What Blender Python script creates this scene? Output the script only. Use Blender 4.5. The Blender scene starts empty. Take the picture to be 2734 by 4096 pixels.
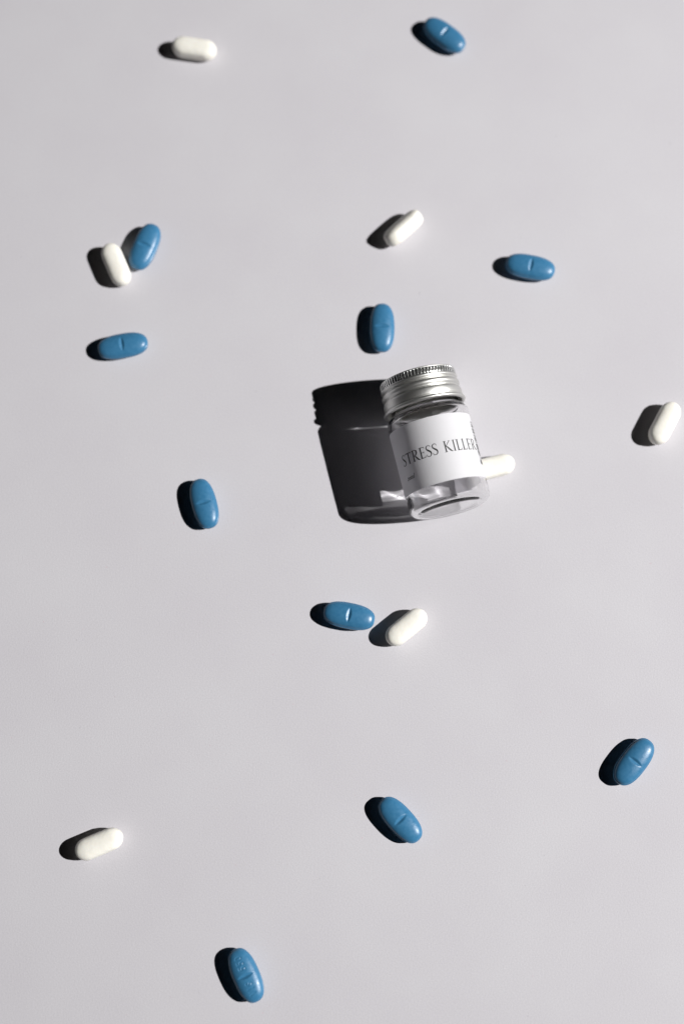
import bpy, math, random
from mathutils import Matrix, Vector
random.seed(7)
R = math.radians
U = 1000.0               # scene units per metre: the scene is built in millimetres
MM = 0.001*U
scene = bpy.context.scene
col = scene.collection

# ------------------------------------------------------------------ camera
cam = bpy.data.cameras.new('camera')
cam.sensor_fit = 'VERTICAL'
cam.sensor_height = 36.0
cam.lens = 36.0 * 5686.6 / 4096.0
cam.clip_start = 0.01*U
cam.clip_end = 50*U
cam.dof.use_dof = True
cam.dof.focus_distance = 0.4905*U
cam.dof.aperture_fstop = 3.4/U
cam.dof.aperture_blades = 9
cam_ob = bpy.data.objects.new('camera', cam)
cam_ob.location = (0, 0, 0.498*U)
cam_ob.rotation_euler = (R(11.605), 0, 0)
col.objects.link(cam_ob)
scene.camera = cam_ob

# ------------------------------------------------------------------ room light: almost dark
world = bpy.data.worlds.new('World')
scene.world = world
world.use_nodes = True
wnt = world.node_tree
bg = wnt.nodes['Background']
wtc = wnt.nodes.new('ShaderNodeTexCoord')
wsep = wnt.nodes.new('ShaderNodeSeparateXYZ')
wnt.links.new(wtc.outputs['Generated'], wsep.inputs['Vector'])
wramp = wnt.nodes.new('ShaderNodeValToRGB')
wramp.color_ramp.interpolation = 'EASE'
e0, e1 = wramp.color_ramp.elements
e0.position, e0.color = 0.05, (0.95, 0.95, 1.05, 1)       # dim walls
e1.position, e1.color = 0.55, (0.028, 0.028, 0.033, 1)    # dark ceiling
wnt.links.new(wsep.outputs['Z'], wramp.inputs['Fac'])
wnt.links.new(wramp.outputs['Color'], bg.inputs['Color'])
bg.inputs['Strength'].default_value = 0.014

# ------------------------------------------------------------------ one hard studio lamp from the right
lamp = bpy.data.lights.new('spot_lamp', 'SPOT')
lamp.energy = 650*U*U
lamp.color = (1.0, 0.985, 0.975)
lamp.shadow_soft_size = 0.0075*U
lamp.spot_size = R(22)
lamp.spot_blend = 1.0
lamp.cycles.is_caustics_light = True
lamp_ob = bpy.data.objects.new('spot_lamp', lamp)
el, az, dist = R(40.9), R(-1.6), 3.07*U
lamp_ob.location = (dist*math.cos(el)*math.cos(az), 0.1*U + dist*math.cos(el)*math.sin(az), dist*math.sin(el))
aim = Vector((0.045, 0.115, 0))*U
lamp_ob.rotation_euler = (aim - lamp_ob.location).to_track_quat('-Z', 'Y').to_euler()
col.objects.link(lamp_ob)

# ------------------------------------------------------------------ exposure, render
scene.unit_settings.scale_length = 1.0/U
scene.view_settings.view_transform = 'Standard'
scene.view_settings.look = 'None'
scene.view_settings.exposure = 0.0
scene.view_settings.gamma = 1.0
cy = scene.cycles
cy.use_denoising = True
cy.caustics_refractive = True
cy.caustics_reflective = True
cy.max_bounces = 20
cy.transmission_bounces = 20
cy.transparent_max_bounces = 16
cy.glossy_bounces = 8
cy.diffuse_bounces = 5
cy.blur_glossy = 0.3
cy.sample_clamp_indirect = 6.0
cy.use_adaptive_sampling = False


# ------------------------------------------------------------------ helpers
def link(name, verts, faces, mat, parent=None, smooth=True):
    me = bpy.data.meshes.new(name)
    me.from_pydata([tuple(c*MM for c in v) for v in verts], [], faces)
    me.update()
    if smooth:
        me.polygons.foreach_set('use_smooth', [True]*len(me.polygons))
    me.materials.append(mat)
    ob = bpy.data.objects.new(name, me)
    col.objects.link(ob)
    if parent is not None:
        ob.parent = parent
    return ob


def tag(ob, label, category=None, group=None, kind=None):
    if label:
        ob['label'] = label
    if category:
        ob['category'] = category
    if group:
        ob['group'] = group
    if kind:
        ob['kind'] = kind
    return ob


def new_mat(name):
    m = bpy.data.materials.new(name)
    m.use_nodes = True
    nt = m.node_tree
    return m, nt, nt.nodes['Principled BSDF']


def node(nt, kind, **kw):
    n = nt.nodes.new(kind)
    for k, v in kw.items():
        if k in n.inputs:
            n.inputs[k].default_value = v
        else:
            setattr(n, k, v)
    return n


def noise(nt, scale, detail=2.0, rough=0.5, stretch=None):
    tc = node(nt, 'ShaderNodeTexCoord')
    src = tc.outputs['Object']
    if stretch:
        mp = node(nt, 'ShaderNodeMapping')
        mp.inputs['Scale'].default_value = stretch
        nt.links.new(src, mp.inputs['Vector'])
        src = mp.outputs['Vector']
    n = node(nt, 'ShaderNodeTexNoise', Scale=scale/U, Detail=detail, Roughness=rough)
    nt.links.new(src, n.inputs['Vector'])
    return n


def ramp(nt, sock, stops):
    r = node(nt, 'ShaderNodeValToRGB')
    el_ = r.color_ramp.elements
    while len(el_) > 1:
        el_.remove(el_[-1])
    el_[0].position, el_[0].color = stops[0][0], stops[0][1]
    for p, c in stops[1:]:
        e = el_.new(p)
        e.color = c
    nt.links.new(sock, r.inputs['Fac'])
    return r


def bump(nt, sock, strength, distance, prev=None):
    b = node(nt, 'ShaderNodeBump', Strength=strength, Distance=distance*U)
    nt.links.new(sock, b.inputs['Height'])
    if prev is not None:
        nt.links.new(prev.outputs['Normal'], b.inputs['Normal'])
    return b


# ------------------------------------------------------------------ materials
def mat_paper():
    m, nt, p = new_mat('backdrop_paper')
    p.inputs['Roughness'].default_value = 0.95
    p.inputs['Specular IOR Level'].default_value = 0.15
    fine = noise(nt, 2600, 4, 0.65)
    tone = ramp(nt, fine.outputs['Fac'], [(0.25, (0.510, 0.502, 0.526, 1)), (0.75, (0.622, 0.613, 0.639, 1))])
    # very faint cloudy tone of the sheet
    big = noise(nt, 22, 4, 0.55)
    bigr = ramp(nt, big.outputs['Fac'], [(0.3, (0.955, 0.946, 0.955, 1)), (0.7, (1.0, 1.0, 1.0, 1))])
    mx = node(nt, 'ShaderNodeMix', data_type='RGBA', blend_type='MULTIPLY')
    mx.inputs['Factor'].default_value = 1
    nt.links.new(tone.outputs['Color'], mx.inputs['A'])
    nt.links.new(bigr.outputs['Color'], mx.inputs['B'])
    # stray pink and grey fibres of the pulp
    vo = node(nt, 'ShaderNodeTexVoronoi', Scale=420.0/U)
    tc = node(nt, 'ShaderNodeTexCoord')
    wob = noise(nt, 700, 2, 0.5)
    add = node(nt, 'ShaderNodeMixRGB', blend_type='LINEAR_LIGHT')
    add.inputs['Fac'].default_value = 0.0012*U
    nt.links.new(tc.outputs['Object'], add.inputs['Color1'])
    nt.links.new(wob.outputs['Color'], add.inputs['Color2'])
    nt.links.new(add.outputs['Color'], vo.inputs['Vector'])
    spot = ramp(nt, vo.outputs['Distance'], [(0.035, (1, 1, 1, 1)), (0.075, (0, 0, 0, 1))])
    sel = node(nt, 'ShaderNodeSeparateColor')
    nt.links.new(vo.outputs['Color'], sel.inputs['Color'])
    keep = node(nt, 'ShaderNodeMath', operation='GREATER_THAN')
    keep.inputs[1].default_value = 0.84
    nt.links.new(sel.outputs['Red'], keep.inputs[0])
    mul = node(nt, 'ShaderNodeMath', operation='MULTIPLY')
    nt.links.new(spot.outputs['Color'], mul.inputs[0])
    nt.links.new(keep.outputs['Value'], mul.inputs[1])
    mul2 = node(nt, 'ShaderNodeMath', operation='MULTIPLY')
    mul2.inputs[1].default_value = 0.75
    nt.links.new(mul.outputs['Value'], mul2.inputs[0])
    fc = ramp(nt, sel.outputs['Green'], [(0.45, (0.55, 0.38, 0.42, 1)), (0.55, (0.34, 0.33, 0.36, 1))])
    mx2 = node(nt, 'ShaderNodeMix', data_type='RGBA')
    nt.links.new(mul2.outputs['Value'], mx2.inputs['Factor'])
    nt.links.new(mx.outputs['Result'], mx2.inputs['A'])
    nt.links.new(fc.outputs['Color'], mx2.inputs['B'])
    nt.links.new(mx2.outputs['Result'], p.inputs['Base Color'])
    fib = noise(nt, 1500, 5, 0.6)
    b = bump(nt, fib.outputs['Fac'], 0.5, 0.00010)
    nt.links.new(b.outputs['Normal'], p.inputs['Normal'])
    return m


def mat_blue():
    m, nt, p = new_mat('blue_tablet_coating')
    p.inputs['Roughness'].default_value = 0.36
    p.inputs['Specular IOR Level'].default_value = 0.45
    n = noise(nt, 900, 4, 0.6)
    c = ramp(nt, n.outputs['Fac'], [(0.3, (0.034, 0.154, 0.292, 1)), (0.7, (0.044, 0.182, 0.333, 1))])
    oi = node(nt, 'ShaderNodeObjectInfo')
    mr = node(nt, 'ShaderNodeMapRange')
    mr.inputs['To Min'].default_value = 0.92
    mr.inputs['To Max'].default_value = 1.06
    nt.links.new(oi.outputs['Random'], mr.inputs['Value'])
    hs = node(nt, 'ShaderNodeHueSaturation')
    nt.links.new(mr.outputs['Result'], hs.inputs['Value'])
    nt.links.new(c.outputs['Color'], hs.inputs['Color'])
    nt.links.new(hs.outputs['Color'], p.inputs['Base Color'])
    g = noise(nt, 3200, 3, 0.6)
    rr = ramp(nt, n.outputs['Fac'], [(0.3, (0.28, 0.28, 0.28, 1)), (0.7, (0.44, 0.44, 0.44, 1))])
    nt.links.new(rr.outputs['Color'], p.inputs['Roughness'])
    w = noise(nt, 260, 2, 0.5)
    b0 = bump(nt, w.outputs['Fac'], 0.25, 0.00025)
    b = bump(nt, g.outputs['Fac'], 0.5, 0.00005, b0)
    nt.links.new(b.outputs['Normal'], p.inputs['Normal'])
    return m


def mat_white():
    m, nt, p = new_mat('white_tablet_coating')
    p.inputs['Specular IOR Level'].default_value = 0.4
    p.inputs['Roughness'].default_value = 0.5
    n = noise(nt, 700, 3, 0.6)
    c = ramp(nt, n.outputs['Fac'], [(0.3, (0.83, 0.81, 0.735, 1)), (0.7, (0.865, 0.85, 0.78, 1))])
    nt.links.new(c.outputs['Color'], p.inputs['Base Color'])
    p.inputs['Subsurface Weight'].default_value = 0.12
    p.inputs['Subsurface Radius'].default_value = (1.0, 0.8, 0.6)
    p.inputs['Subsurface Scale'].default_value = 0.0008*U
    w = noise(nt, 420, 5, 0.65)
    b0 = bump(nt, w.outputs['Fac'], 0.4, 0.0004)
    g = noise(nt, 2600, 3, 0.6)
    b = bump(nt, g.outputs['Fac'], 0.35, 0.00005, b0)
    nt.links.new(b.outputs['Normal'], p.inputs['Normal'])
    return m


def mat_glass():
    m = bpy.data.materials.new('clear_glass')
    m.use_nodes = True
    nt = m.node_tree
    nt.nodes.remove(nt.nodes['Principled BSDF'])
    g = node(nt, 'ShaderNodeBsdfGlass', IOR=1.5, Roughness=0.0)
    g.inputs['Color'].default_value = (0.985, 0.985, 0.985, 1)
    nt.links.new(g.outputs['BSDF'], nt.nodes['Material Output'].inputs['Surface'])
    return m


def mat_label():
    m, nt, p = new_mat('label_paper')
    out = nt.nodes['Material Output']
    p.inputs['Base Color'].default_value = (0.955, 0.955, 0.98, 1)
    p.inputs['Roughness'].default_value = 0.55
    p.inputs['Specular IOR Level'].default_value = 0.5
    tr = node(nt, 'ShaderNodeBsdfTranslucent')
    tr.inputs['Color'].default_value = (0.96, 0.945, 0.985, 1)
    mix = node(nt, 'ShaderNodeMixShader')
    mix.inputs['Fac'].default_value = 0.42
    nt.links.new(p.outputs['BSDF'], mix.inputs[1])
    nt.links.new(tr.outputs['BSDF'], mix.inputs[2])
    nt.links.new(mix.outputs['Shader'], out.inputs['Surface'])
    w = noise(nt, 2300, 4, 0.65, (1, 1, 0.5))
    b = bump(nt, w.outputs['Fac'], 0.45, 0.00009)
    nt.links.new(b.outputs['Normal'], p.inputs['Normal'])
    return m


def mat_ink():
    m, nt, p = new_mat('black_ink')
    p.inputs['Base Color'].default_value = (0.012, 0.011, 0.012, 1)
    p.inputs['Roughness'].default_value = 0.6
    p.inputs['Specular IOR Level'].default_value = 0.2
    return m


def mat_metal(name, rough, colr, grain):
    m, nt, p = new_mat(name)
    p.inputs['Metallic'].default_value = 1.0
    p.inputs['Base Color'].default_value = colr
    n = noise(nt, 1400, 3, 0.6)
    rr = ramp(nt, n.outputs['Fac'], [(0.3, (rough-0.02,)*3 + (1,)), (0.7, (rough+0.02,)*3 + (1,))])
    nt.links.new(rr.outputs['Color'], p.inputs['Roughness'])
    g = noise(nt, 4200, 2, 0.6)
    b = bump(nt, g.outputs['Fac'], grain, 0.00004)
    nt.links.new(b.outputs['Normal'], p.inputs['Normal'])
    return m


def mat_liner():
    m, nt, p = new_mat('lid_liner_foam')
    p.inputs['Base Color'].default_value = (0.80, 0.76, 0.70, 1)
    p.inputs['Roughness'].default_value = 0.6
    return m


PAPER, BLUE, WHITE, GLASS = mat_paper(), mat_blue(), mat_white(), mat_glass()
LABEL, INK, LINER = mat_label(), mat_ink(), mat_liner()
ALU = mat_metal('satin_aluminium', 0.45, (0.66, 0.66, 0.635, 1), 0.5)
ALU_BRIGHT = mat_metal('bright_cut_aluminium', 0.26, (0.84, 0.85, 0.83, 1), 0.2)

# ------------------------------------------------------------------ the sheet everything lies on
def build_sheet():
    s = 900
    n = 40
    vs, fs = [], []
    for j in range(n+1):
        for i in range(n+1):
            vs.append((-s + 2*s*i/n, 115 - s + 2*s*j/n, 0))
    for j in range(n):
        for i in range(n):
            a = j*(n+1)+i
            fs.append((a, a+1, a+n+2, a+n+1))
    ob = link('paper_backdrop', vs, fs, PAPER)
    tag(ob, 'pale lavender grey paper sheet lying flat under everything', kind='structure')
    ob.cycles.is_caustics_receiver = True


build_sheet()

# ------------------------------------------------------------------ tablets
def seg_dist(px, py, a, b):
    dx, dy = b[0]-a[0], b[1]-a[1]
    t = max(0, min(1, ((px-a[0])*dx+(py-a[1])*dy)/(dx*dx+dy*dy+1e-12)))
    return math.hypot(px-a[0]-t*dx, py-a[1]-t*dy)


def tablet_mesh(name, L, W, T, hb, n, mat, nx, ny, score=False, marks=None, land=0.22, expo=0.6, dm=2.2, xe=5, stadium=None):
    """pressed oblong tablet: two crowned faces on a straight band"""
    a0, b0 = L/2, W/2

    def chord(X):
        # half width at X along the length, both as fractions of the half sizes
        if stadium is None:
            return max(1e-6, 1-X**n)**(1/n)
        e = max(0, X-stadium)/(1-stadium)
        return max(1e-6, 1-e*e)**0.5*(1-0.05*X*X)

    def plan(a, b, inset):
        m = max(abs(a), abs(b))
        if m < 1e-9:
            return 0, 0, 0
        da, db = a/m, b/m
        if stadium is None:
            k = (abs(da)**n + abs(db)**n)**(-1/n)
        else:
            lo, hi = 0.5, 1.0
            for _ in range(24):
                k = (lo+hi)/2
                if chord(abs(da)*k) < abs(db)*k:
                    hi = k
                else:
                    lo = k
        return da*k*m*(a0-inset), db*k*m*(b0-inset), m

    def crown(x, y, m):
        X, Y = min(abs(x)/(a0-land), 1), min(abs(y)/(b0-land), 1)
        ch = chord(X)
        eta = min(1, Y/ch)
        swept = (1-eta*eta)**expo * (1-X**xe)**expo
        dome = max(0, 1-m**dm)**expo
        return (T/2-hb)*(0.55*swept+0.45*dome)

    vs, fs = [], []
    grid = []
    for sgn in (1, -1):
        idx = {}
        for j in range(ny+1):
            for i in range(nx+1):
                a, b = -1+2*i/nx, -1+2*j/ny
                # denser lines towards the rim so the shoulder stays round
                a = math.copysign(math.sin(abs(a)*math.pi/2)**1.0*0.35+abs(a)*0.65, a)
                b = math.copysign(math.sin(abs(b)*math.pi/2)**1.0*0.35+abs(b)*0.65, b)
                x, y, m = plan(a, b, land)
                z = hb + crown(x, y, m)
                if sgn > 0:
                    if score:
                        cut = T/2 - 0.56 + math.sqrt((abs(x)*0.62)**2 + 0.05**2)
                        k = 0.05
                        h = max(0, min(1, 0.5+0.5*(cut-z)/k))
                        z = cut*(1-h) + z*h - k*h*(1-h)
                    if marks:
                        d = min(seg_dist(x, y, p, q) for p, q in marks)
                        if d < 0.7:
                            z -= 0.13*math.exp(-(d/0.20)**2)
                idx[i, j] = len(vs)
                vs.append((x, y, T/2 + sgn*z))
        for j in range(ny):
            for i in range(nx):
                q = (idx[i, j], idx[i+1, j], idx[i+1, j+1], idx[i, j+1])
                fs.append(q if sgn > 0 else q[::-1])
        per = [(i, 0) for i in range(nx)] + [(nx, j) for j in range(ny)] + \
              [(i, ny) for i in range(nx, 0, -1)] + [(0, j) for j in range(ny, 0, -1)]
        grid.append([(idx[p], p) for p in per])
    # band: little flat land, small radius, straight wall
    prof = [(land*0.30, hb+0.02), (0.03, hb-0.10), (0.0, hb-0.24), (0.0, -hb+0.24), (0.03, -hb+0.10), (land*0.30, -hb-0.02)]
    if stadium is not None:
        prof = [(0.015, hb-0.16), (0.0, hb-0.4), (0.0, -hb+0.4), (0.015, -hb+0.16)]   # film coat rounds the seam away
    rings = [[g for g, _ in grid[0]]]
    for ins, z in prof:
        ring = []
        for _, (i, j) in grid[0]:
            a, b = -1+2*i/nx, -1+2*j/ny
            a = math.copysign(math.sin(abs(a)*math.pi/2)*0.35+abs(a)*0.65, a)
            b = math.copysign(math.sin(abs(b)*math.pi/2)*0.35+abs(b)*0.65, b)
            x, y, _m = plan(a, b, ins)
            ring.append(len(vs))
            vs.append((x, y, T/2 + z))
        rings.append(ring)
    rings.append([g for g, _ in grid[1]])
    N = len(rings[0])
    for r0, r1 in zip(rings[:-1], rings[1:]):
        for k in range(N):
            fs.append((r0[k], r1[k], r1[(k+1) % N], r0[(k+1) % N]))
    me = bpy.data.meshes.new(name)
    me.from_pydata([tuple(c*MM for c in v) for v in vs], [], fs)
    me.update()
    me.polygons.foreach_set('use_smooth', [True]*len(me.polygons))
    me.materials.append(mat)
    return me


# pressed-in marks of one tablet: strokes in a unit box, read along -x of the tablet
GL = {'5': [(.85, 1), (.2, 1), (.15, .58), (.5, .64), (.85, .45), (.85, .2), (.5, 0), (.12, .1)],
      '0': [(.5, 1), (.15, .8), (.1, .5), (.15, .2), (.5, 0), (.85, .2), (.9, .5), (.85, .8), (.5, 1)],
      'S': [(.85, .88), (.5, 1), (.15, .8), (.25, .58), (.75, .42), (.85, .2), (.5, 0), (.12, .12)],
      'I': [(.5, 0), (.5, 1)],
      'V': [(.05, 1), (.5, 0), (.95, 1)]}


def mark_strokes():
    out = []
    for ch, cx in (('5', -2.65), ('5', -4.35), ('0', -6.05), ('V', 5.9), ('I', 4.3), ('S', 2.7)):
        pts = [(cx - (px-.5)*1.15, -(py-.5)*2.1) for px, py in GL[ch]]
        out += list(zip(pts[:-1], pts[1:]))
    return out


blue_mesh = tablet_mesh('blue_tablet', 18.32, 9.11, 5.96, 0.81, 2.5, BLUE, 80, 44, score=True, expo=0.54)
blue_marked = tablet_mesh('blue_tablet', 18.32, 9.11, 5.96, 0.81, 2.5, BLUE, 230, 124, score=True, expo=0.54, marks=mark_strokes())
white_mesh = tablet_mesh('white_tablet', 16.88, 7.64, 6.70, 0.75, 3.0, WHITE, 64, 36, land=0.05, expo=0.43, dm=3.2, xe=7, stadium=0.52)

BG = 'blue scored tablets scattered on the paper'
WG = 'white tablets scattered on the paper'
blues = [
    (38.98, 287.4, -39.1, 'blurred blue scored tablet near the top edge, farthest from the jar'),
    (-72.72, 201.69, 69.9, 'blue scored tablet lying close behind a white tablet, upper left'),
    (69.19, 193.74, -11.8, 'blue scored tablet lying crosswise, upper right of the jar lid'),
    (14.57, 170.25, -90.2, 'upright blue scored tablet just above the jar lid'),
    (-79.73, 163.37, 10.3, 'blue scored tablet lying level below the white and blue pair on the left'),
    (-49.0, 104.64, -74.5, 'blue scored tablet left of the jar, across from its shadow'),
    (2.4, 64.52, -11.2, 'blue scored tablet whose tip touches the shadow of a white tablet below the jar'),
    (99.87, 14.19, 51.0, 'blue scored tablet near the right edge in the lower part, leaning right'),
    (19.73, -5.32, -47.0, 'blue scored tablet slanting down right, in the open lower middle'),
    (-31.95, -55.92, -65.1, 'blue tablet stamped with 550, nearest the bottom edge'),
]
for i, (x, y, a, lab) in enumerate(blues):
    ob = bpy.data.objects.new('blue_tablet', blue_marked if i == 9 else blue_mesh)
    ob.location = (x*MM, y*MM, 0.02*MM)
    ob.rotation_euler = (0, 0, R(a))
    col.objects.link(ob)
    tag(ob, lab, 'tablet', BG)
    ob.cycles.is_caustics_receiver = True
whites = [
    (-56.09, 281.59, -8.9, 'blurred white tablet near the top edge on the left'),
    (-83.03, 194.52, -66.8, 'white tablet lying against a blue tablet, upper left'),
    (115.86, 134.12, 61.3, 'white tablet at the right edge, level with the jar lid'),
    (-82.18, -13.3, 22.5, 'white tablet alone in the lower left'),
    (22.45, 60.5, 38.8, 'white tablet slanting beside a blue tablet below the jar'),
    (53.4, 117.8, 14.0, 'white tablet half hidden under the right side of the jar'),
]
for x, y, a, lab in whites:
    ob = bpy.data.objects.new('white_tablet', white_mesh)
    ob.location = (x*MM, y*MM, 0.02*MM)
    ob.rotation_euler = (0, 0, R(a))
    col.objects.link(ob)
    tag(ob, lab, 'tablet', WG)
    ob.cycles.is_caustics_receiver = True
# the one that stands on its edge
ob = bpy.data.objects.new('white_tablet', white_mesh)
col.objects.link(ob)
lean = R(123)
ob.matrix_world = (Matrix.Translation((22.7*MM, 208.6*MM, 3.84*MM)) @ Matrix.Rotation(R(42.8), 4, 'Z')
                   @ Matrix.Rotation(lean, 4, 'X') @ Matrix.Translation((0, 0, -3.35*MM)))
low = min((ob.matrix_world @ v.co).z for v in white_mesh.vertices)
ob.matrix_world = Matrix.Translation((0, 0, 0.02*MM - low)) @ ob.matrix_world
tag(ob, 'white tablet tipped up on its narrow edge, above the jar', 'tablet', WG)

# ------------------------------------------------------------------ the jar (built upright, then laid down)
TOTAL = 49.0            # base to lid top
RB = 14.45              # body radius
jar = bpy.data.objects.new('glass_jar', None)
jar.empty_display_size = 0.01*U
col.objects.link(jar)
phi = R(13.46)
pitch = math.asin(0.27/36.0)
ez = Vector((-math.sin(phi)*math.cos(pitch), math.cos(phi)*math.cos(pitch), math.sin(pitch)))
ex = Vector((math.cos(phi), math.sin(phi), 0))
ey = ez.cross(ex)
basep = Vector((37.88, 100.08, 14.46))*MM
mw = Matrix((ex, ey, ez)).transposed().to_4x4()
mw.translation = basep
jar.matrix_world = mw
tag(jar, 'small clear glass jar with silver screw lid lying on its side', 'jar')


def lathe(name, prof, mat, parent, seg=128, closed=True, wob=None):
    """prof: (radius, z) list, revolved about z; closed joins last to first"""
    vs, fs, rows = [], [], []
    for r, z in prof:
        if r < 1e-6:
            rows.append([len(vs)])
            vs.append((0, 0, z))
        else:
            rows.append(list(range(len(vs), len(vs)+seg)))
            for k in range(seg):
                t = 2*math.pi*k/seg
                q = r + (wob(t, z, len(rows)-1) if wob else 0)
                vs.append((q*math.cos(t), q*math.sin(t), z))
    pairs = list(zip(rows[:-1], rows[1:]))
    if closed:
        pairs.append((rows[-1], rows[0]))
    for a, b in pairs:
        for k in range(seg):
            k2 = (k+1) % seg
            if len(a) == 1 and len(b) == 1:
                continue
            if len(a) == 1:
                fs.append((a[0], b[k2], b[k]))
            elif len(b) == 1:
                fs.append((a[k], a[k2], b[0]))
            else:
                fs.append((a[k], a[k2], b[k2], b[k]))
    return link(name, vs, fs, mat, parent)


def arc(cx, cz, r, a0, a1, n):
    return [(cx + r*math.cos(R(a0+(a1-a0)*i/n)), cz + r*math.sin(R(a0+(a1-a0)*i/n))) for i in range(n+1)]


# outer wall from the centre of the pushed-up base to the mouth, then down inside
ro, ri = RB, 12.75
outer = [(0, 0.05), (5, 0.05), (9, 0.04), (10.6, 0.01)] + arc(ro-3.2, 3.2, 3.2, -91, 0, 14)
outer += [(ro, z) for z in (5, 8, 12, 18, 24, 29, 32.4)]
outer += arc(ro-3.0, 33.2, 3.0, 0, 72, 10)
outer += [(12.15, 36.4), (12.0, 36.9), (12.0, 37.4), (12.0, 41), (12.0, 45.6)] + arc(11.35, 46.4, 0.65, 0, 180, 8)
inner = [(10.7, 44), (10.7, 38.2), (10.75, 37.0), (11.0, 36.0), (11.45, 35.2)] + arc(ri-1.3, 33.2, 1.3, 62, 0, 7)
inner += [(ri, 32.6-0.7*k) for k in range(41)]
inner += arc(ri-1.5, 3.2, 1.5, 0, -89, 14)
inner += [(7, 1.7), (3.5, 1.7), (0, 1.7)]
n_outer = len(outer)


def unevenness(t, z, row):
    # the moulded inside of the wall is never quite true
    if row < n_outer or z < 2.2 or z > 36:
        return 0
    f = min(1, (z-2.2)/2)*min(1, (36-z)/2)
    return f*WAVE*(math.sin(5*t+0.35*z+0.6) + 0.8*math.sin(11*t-0.55*z+2.1) + 0.55*math.sin(17*t+0.9*z)
                   + 0.6*math.sin(3*t+1.15*z+1.3) + 0.5*math.sin(7*t-1.4*z+0.4))


WAVE = 0.025
glass = lathe('glass_body', outer + inner, GLASS, jar, seg=300, closed=False, wob=unevenness)
glass.cycles.is_caustics_caster = True
glass['label'] = 'thick clear glass jar body'


# ---- lid
def lz(s):
    return TOTAL - s


lid_prof = [(0, lz(0)), (10.5, lz(0)), (12.6, lz(0.0)), (13.0, lz(-0.02)), (13.28, lz(0.08)), (13.42, lz(0.28)), (13.42, lz(0.5)),
            (13.2, lz(0.62)), (13.2, lz(2.55)), (13.45, lz(2.66)), (13.70, lz(2.82)), (13.76, lz(3.1)), (13.74, lz(3.45)), (13.5, lz(3.75)), (13.12, lz(3.95)),
            (13.0, lz(4.15)), (13.12, lz(4.35)), (13.5, lz(4.6)), (13.82, lz(4.9)), (13.97, lz(5.3)), (14.0, lz(5.7)), (13.92, lz(6.15)), (13.66, lz(6.5)),
            (13.3, lz(6.75)), (13.2, lz(7.0)), (13.3, lz(7.22)), (13.7, lz(7.45)), (14.0, lz(7.75)), (14.1, lz(8.2)), (14.1, lz(9.0)), (14.05, lz(9.8)), (13.95, lz(10.2)),
            (13.65, lz(10.45)), (13.6, lz(10.6)), (14.1, lz(10.7))] + \
           arc(14.08, lz(11.4), 0.66, 80, -90, 8) + \
           [(13.5, lz(12.0)), (13.35, lz(11.6)), (13.2, lz(10.4)), (13.0, lz(7)), (12.9, lz(3)), (12.9, lz(0.6)), (0, lz(0.6))]
lid = lathe('screw_lid', lid_prof[::-1], ALU, jar, seg=144, closed=False)
lid['label'] = 'silver ridged aluminium screw lid'
liner = lathe('liner', [(0, lz(0.7)), (12.3, lz(0.7)), (12.3, lz(1.85)), (0, lz(1.85))][::-1], LINER, lid, seg=96, closed=False)


def knurl():
    nf, sub = 70, 12
    zs = [(0.55, 0.0), (0.68, 0.6), (0.85, 1.0), (2.15, 1.0), (2.4, 0.75), (2.62, 0.0)]
    vs, fs = [], []
    n = nf*sub
    for s, amt in zs:
        for k in range(n):
            t = 2*math.pi*k/n
            u = (k % sub)/sub
            # rounded pads parted by narrow grooves
            d = min(u, 1-u)
            r = 13.58 - amt*(0.36*math.exp(-(d/0.13)**2) + 0.5*(0.5-d)**2*0.5) - 0.1*(1-amt)
            vs.append((r*math.cos(t), r*math.sin(t), lz(s)))
    for j in range(len(zs)-1):
        for k in range(n):
            a, b = j*n+k, j*n+(k+1) % n
            fs.append((b, a, a+n, b+n))
    o = link('knurled_ring', vs, fs, ALU_BRIGHT, lid)
    return o


knurl()


# ---- paper label
def wrap(alpha_deg, s, r):
    """point on the jar wall: angle from the upward side (to the right positive), s measured from the lid top"""
    t = R(alpha_deg)
    return (r*math.sin(t), -r*math.cos(t), TOTAL - s)


LAB_R = RB + 0.05


def build_label():
    a0, a1, s0, s1 = -118, 158, 18.35, 41.55
    na, ns = 130, 16
    vs, fs = [], []
    for j in range(ns+1):
        for i in range(na+1):
            vs.append(wrap(a0+(a1-a0)*i/na, s0+(s1-s0)*j/ns, LAB_R))
    for j in range(ns):
        for i in range(na):
            a = j*(na+1)+i
            fs.append((a+na+1, a+na+2, a+1, a))
    o = link('paper_label', vs, fs, LABEL, jar)
    o['label'] = 'white paper label reading STRESS KILLER'
    o.cycles.is_caustics_receiver = True
    return o


label = build_label()


# ---- printed lettering, drawn as light Roman capitals with thick and thin strokes
def strip(pts, widths):
    """ribbon along a polyline -> list of quads"""
    n = len(pts)
    L_, R_ = [], []
    for i in range(n):
        p0, p1 = pts[max(0, i-1)], pts[min(n-1, i+1)]
        dx, dy = p1[0]-p0[0], p1[1]-p0[1]
        d = math.hypot(dx, dy) or 1
        w = (widths[i]*1.04+0.010)/2
        L_.append((pts[i][0]-dy/d*w, pts[i][1]+dx/d*w))
        R_.append((pts[i][0]+dy/d*w, pts[i][1]-dx/d*w))
    return [[L_[i], L_[i+1], R_[i+1], R_[i]] for i in range(n-1)]


def line(p, q, w0, w1=None, n=4):
    w1 = w0 if w1 is None else w1
    pts = [(p[0]+(q[0]-p[0])*i/n, p[1]+(q[1]-p[1])*i/n) for i in range(n+1)]
    return strip(pts, [w0+(w1-w0)*i/n for i in range(n+1)])


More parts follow.
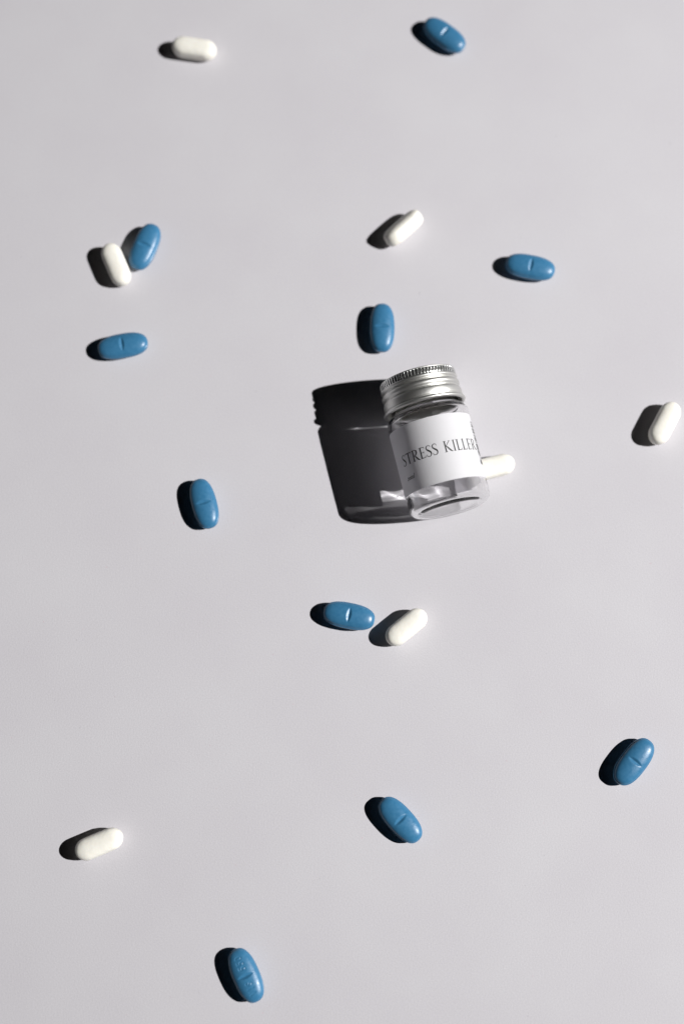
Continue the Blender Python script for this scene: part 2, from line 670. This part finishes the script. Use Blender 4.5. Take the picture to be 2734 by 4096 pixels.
def stem(x, w=.105, y0=0.0, y1=1.0, serif=.13):
    qs = strip([(x, y0), (x, y0+.05), (x, y0+.5*(y1-y0)), (x, y1-.05), (x, y1)], [w*1.35, w, w*.92, w, w*1.35])
    for y in (y0, y1):
        k = .012 if y == y0 else -.012
        qs += line((x-serif, y+k), (x+serif, y+k), .026, n=2)
    return qs


def spline(ctrl, n=6):
    out = []
    for i in range(len(ctrl)-1):
        p0 = ctrl[max(0, i-1)]
        p1, p2 = ctrl[i], ctrl[i+1]
        p3 = ctrl[min(len(ctrl)-1, i+2)]
        for k in range(n):
            t = k/n
            out.append(tuple(0.5*((2*p1[c]) + (-p0[c]+p2[c])*t + (2*p0[c]-5*p1[c]+4*p2[c]-p3[c])*t*t
                                  + (-p0[c]+3*p1[c]-3*p2[c]+p3[c])*t**3) for c in range(len(p1))))
    out.append(ctrl[-1])
    return out


def curve(ctrl, n=6):
    pts = spline(ctrl, n)
    return strip([(p[0], p[1]) for p in pts], [p[2] for p in pts])


TH = .045


def glyph(c):
    if c == 'S':
        g = curve([(.45, .80, .02), (.43, .93, .035), (.28, .99, .045), (.10, .88, .07), (.09, .70, .085), (.25, .53, .12), (.42, .38, .115),
                   (.46, .19, .085), (.36, .04, .055), (.20, .00, .045), (.06, .06, .04), (.03, .21, .02)])
        return g, .50
    if c == 'T':
        g = stem(.36, y1=.98)[:-2] + line((.02, .965), (.70, .965), .05, n=6)
        g += line((.02, .97), (.0, .82), .045, .012, 2) + line((.70, .97), (.72, .82), .045, .012, 2)
        return g, .72
    if c == 'R':
        g = stem(.14)
        g += curve([(.14, .98, .03), (.36, .985, .045), (.53, .88, .09), (.54, .70, .105), (.44, .55, .07), (.30, .50, .035), (.15, .49, .03)])
        g += curve([(.30, .50, .05), (.46, .27, .105), (.62, .08, .11), (.80, -.02, .03)])
        return g, .74
    if c == 'E':
        g = stem(.14)
        g += line((.14, .975), (.50, .975), .04, n=4) + line((.49, .98), (.52, .85), .045, .012, 2)
        g += line((.14, .51), (.43, .51), .035, n=4) + line((.43, .60), (.43, .42), .022, n=2)
        g += line((.14, .025), (.50, .025), .04, n=4) + line((.50, .02), (.56, .17), .045, .012, 2)
        return g, .55
    if c == 'K':
        g = stem(.14)
        g += line((.18, .50), (.60, .97), .04, n=4) + line((.50, .985), (.68, .985), .024, n=2)
        g += curve([(.24, .55, .06), (.44, .30, .11), (.62, .09, .105), (.80, -.01, .03)])
        return g, .76
    if c == 'I':
        return stem(.15), .30
    if c == 'L':
        g = stem(.14)
        g += line((.14, .025), (.48, .025), .04, n=4) + line((.48, .02), (.55, .19), .045, .012, 2)
        return g, .54
    return [], .42


def emit(quads_by_pos, name, mat, r, parent):
    vs, fs = [], []
    for quads in quads_by_pos:
        for q in quads:
            b = len(vs)
            for (al, s) in q:
                vs.append(wrap(al, s, r))
            fs.append((b, b+1, b+2, b+3))
    return link(name, vs, fs, mat, parent, smooth=False)


def set_text():
    text = 'STRESS KILLER'
    cap = 3.85
    track = .105
    total = sum(glyph(c)[1] for c in text) + track*(len(text)-1)
    span = 124.0                       # degrees of the wall the line takes
    degpu = span/total
    pen = -62.5
    s_base = 31.8
    for ch in text:
        g, w = glyph(ch)
        if g:
            qs = [[(pen + p[0]*degpu, s_base - p[1]*cap) for p in q] for q in g]
            emit([qs], 'letter', INK, LAB_R+0.03, label)
        pen += (w+track)*degpu


set_text()


def small_text():
    """20ml in a small italic"""
    h = 1.75
    deg = 180/math.pi/RB
    parts = []
    sl = .22
    two = curve([(.05, .40, .08), (.12, .56, .06), (.28, .55, .11), (.30, .38, .11), (.15, .18, .07), (.02, .05, .06)], 4) + line((.02, .04), (.36, .04), .10, n=2)
    zero = curve([(.22, .58, .04), (.06, .45, .13), (.04, .20, .13), (.20, .01, .04), (.38, .15, .13), (.40, .42, .13), (.22, .58, .04)], 4)
    em = line((.08, .0), (.08, .58), .11, n=2) + curve([(.08, .42, .04), (.26, .58, .08), (.36, .48, .11), (.36, .0, .11)], 4) + \
        curve([(.36, .42, .04), (.54, .58, .08), (.64, .48, .11), (.64, .0, .11)], 4) + line((.64, .02), (.74, .06), .05, n=2)
    el_ = line((.08, .02), (.08, 1.0), .12, n=3) + line((.0, .96), (.08, 1.0), .05, n=2) + line((.08, .02), (.18, .06), .05, n=2)
    pen = -62.0
    for g, w in ((two, .44), (zero, .50), (em, .80), (el_, .22)):
        qs = [[(pen + (p[0]+sl*p[1])*h*deg*1.12, 37.05 - p[1]*h) for p in q] for q in g]
        parts.append(qs)
        pen += w*h*deg*1.12
    o = emit(parts, 'volume_text', INK, LAB_R+0.03, label)
    o['label'] = 'small italic print reading 20ml'


small_text()


def barcode():
    s = 21.2
    rnd = random.Random(11)
    parts = []
    while s < 36.6:
        w = rnd.choice((.16, .16, .30, .30, .46, .62))
        parts.append([[(66.0 + (i*4), s) for i in (0, 9)] + [(66.0 + (i*4), s+w) for i in (9, 0)]])
        s += w + rnd.choice((.16, .18, .30, .34, .5))
    # bars follow the wall: cut each into short runs
    fine = []
    for (q,) in parts:
        s0_, s1_ = q[0][1], q[2][1]
        runs = []
        for i in range(9):
            a, b = 66.0+i*4, 66.0+(i+1)*4
            runs.append([(a, s0_), (b, s0_), (b, s1_), (a, s1_)])
        fine.append(runs)
    for runs in fine:
        emit([runs], 'bar', INK, LAB_R+0.03, label)


barcode()
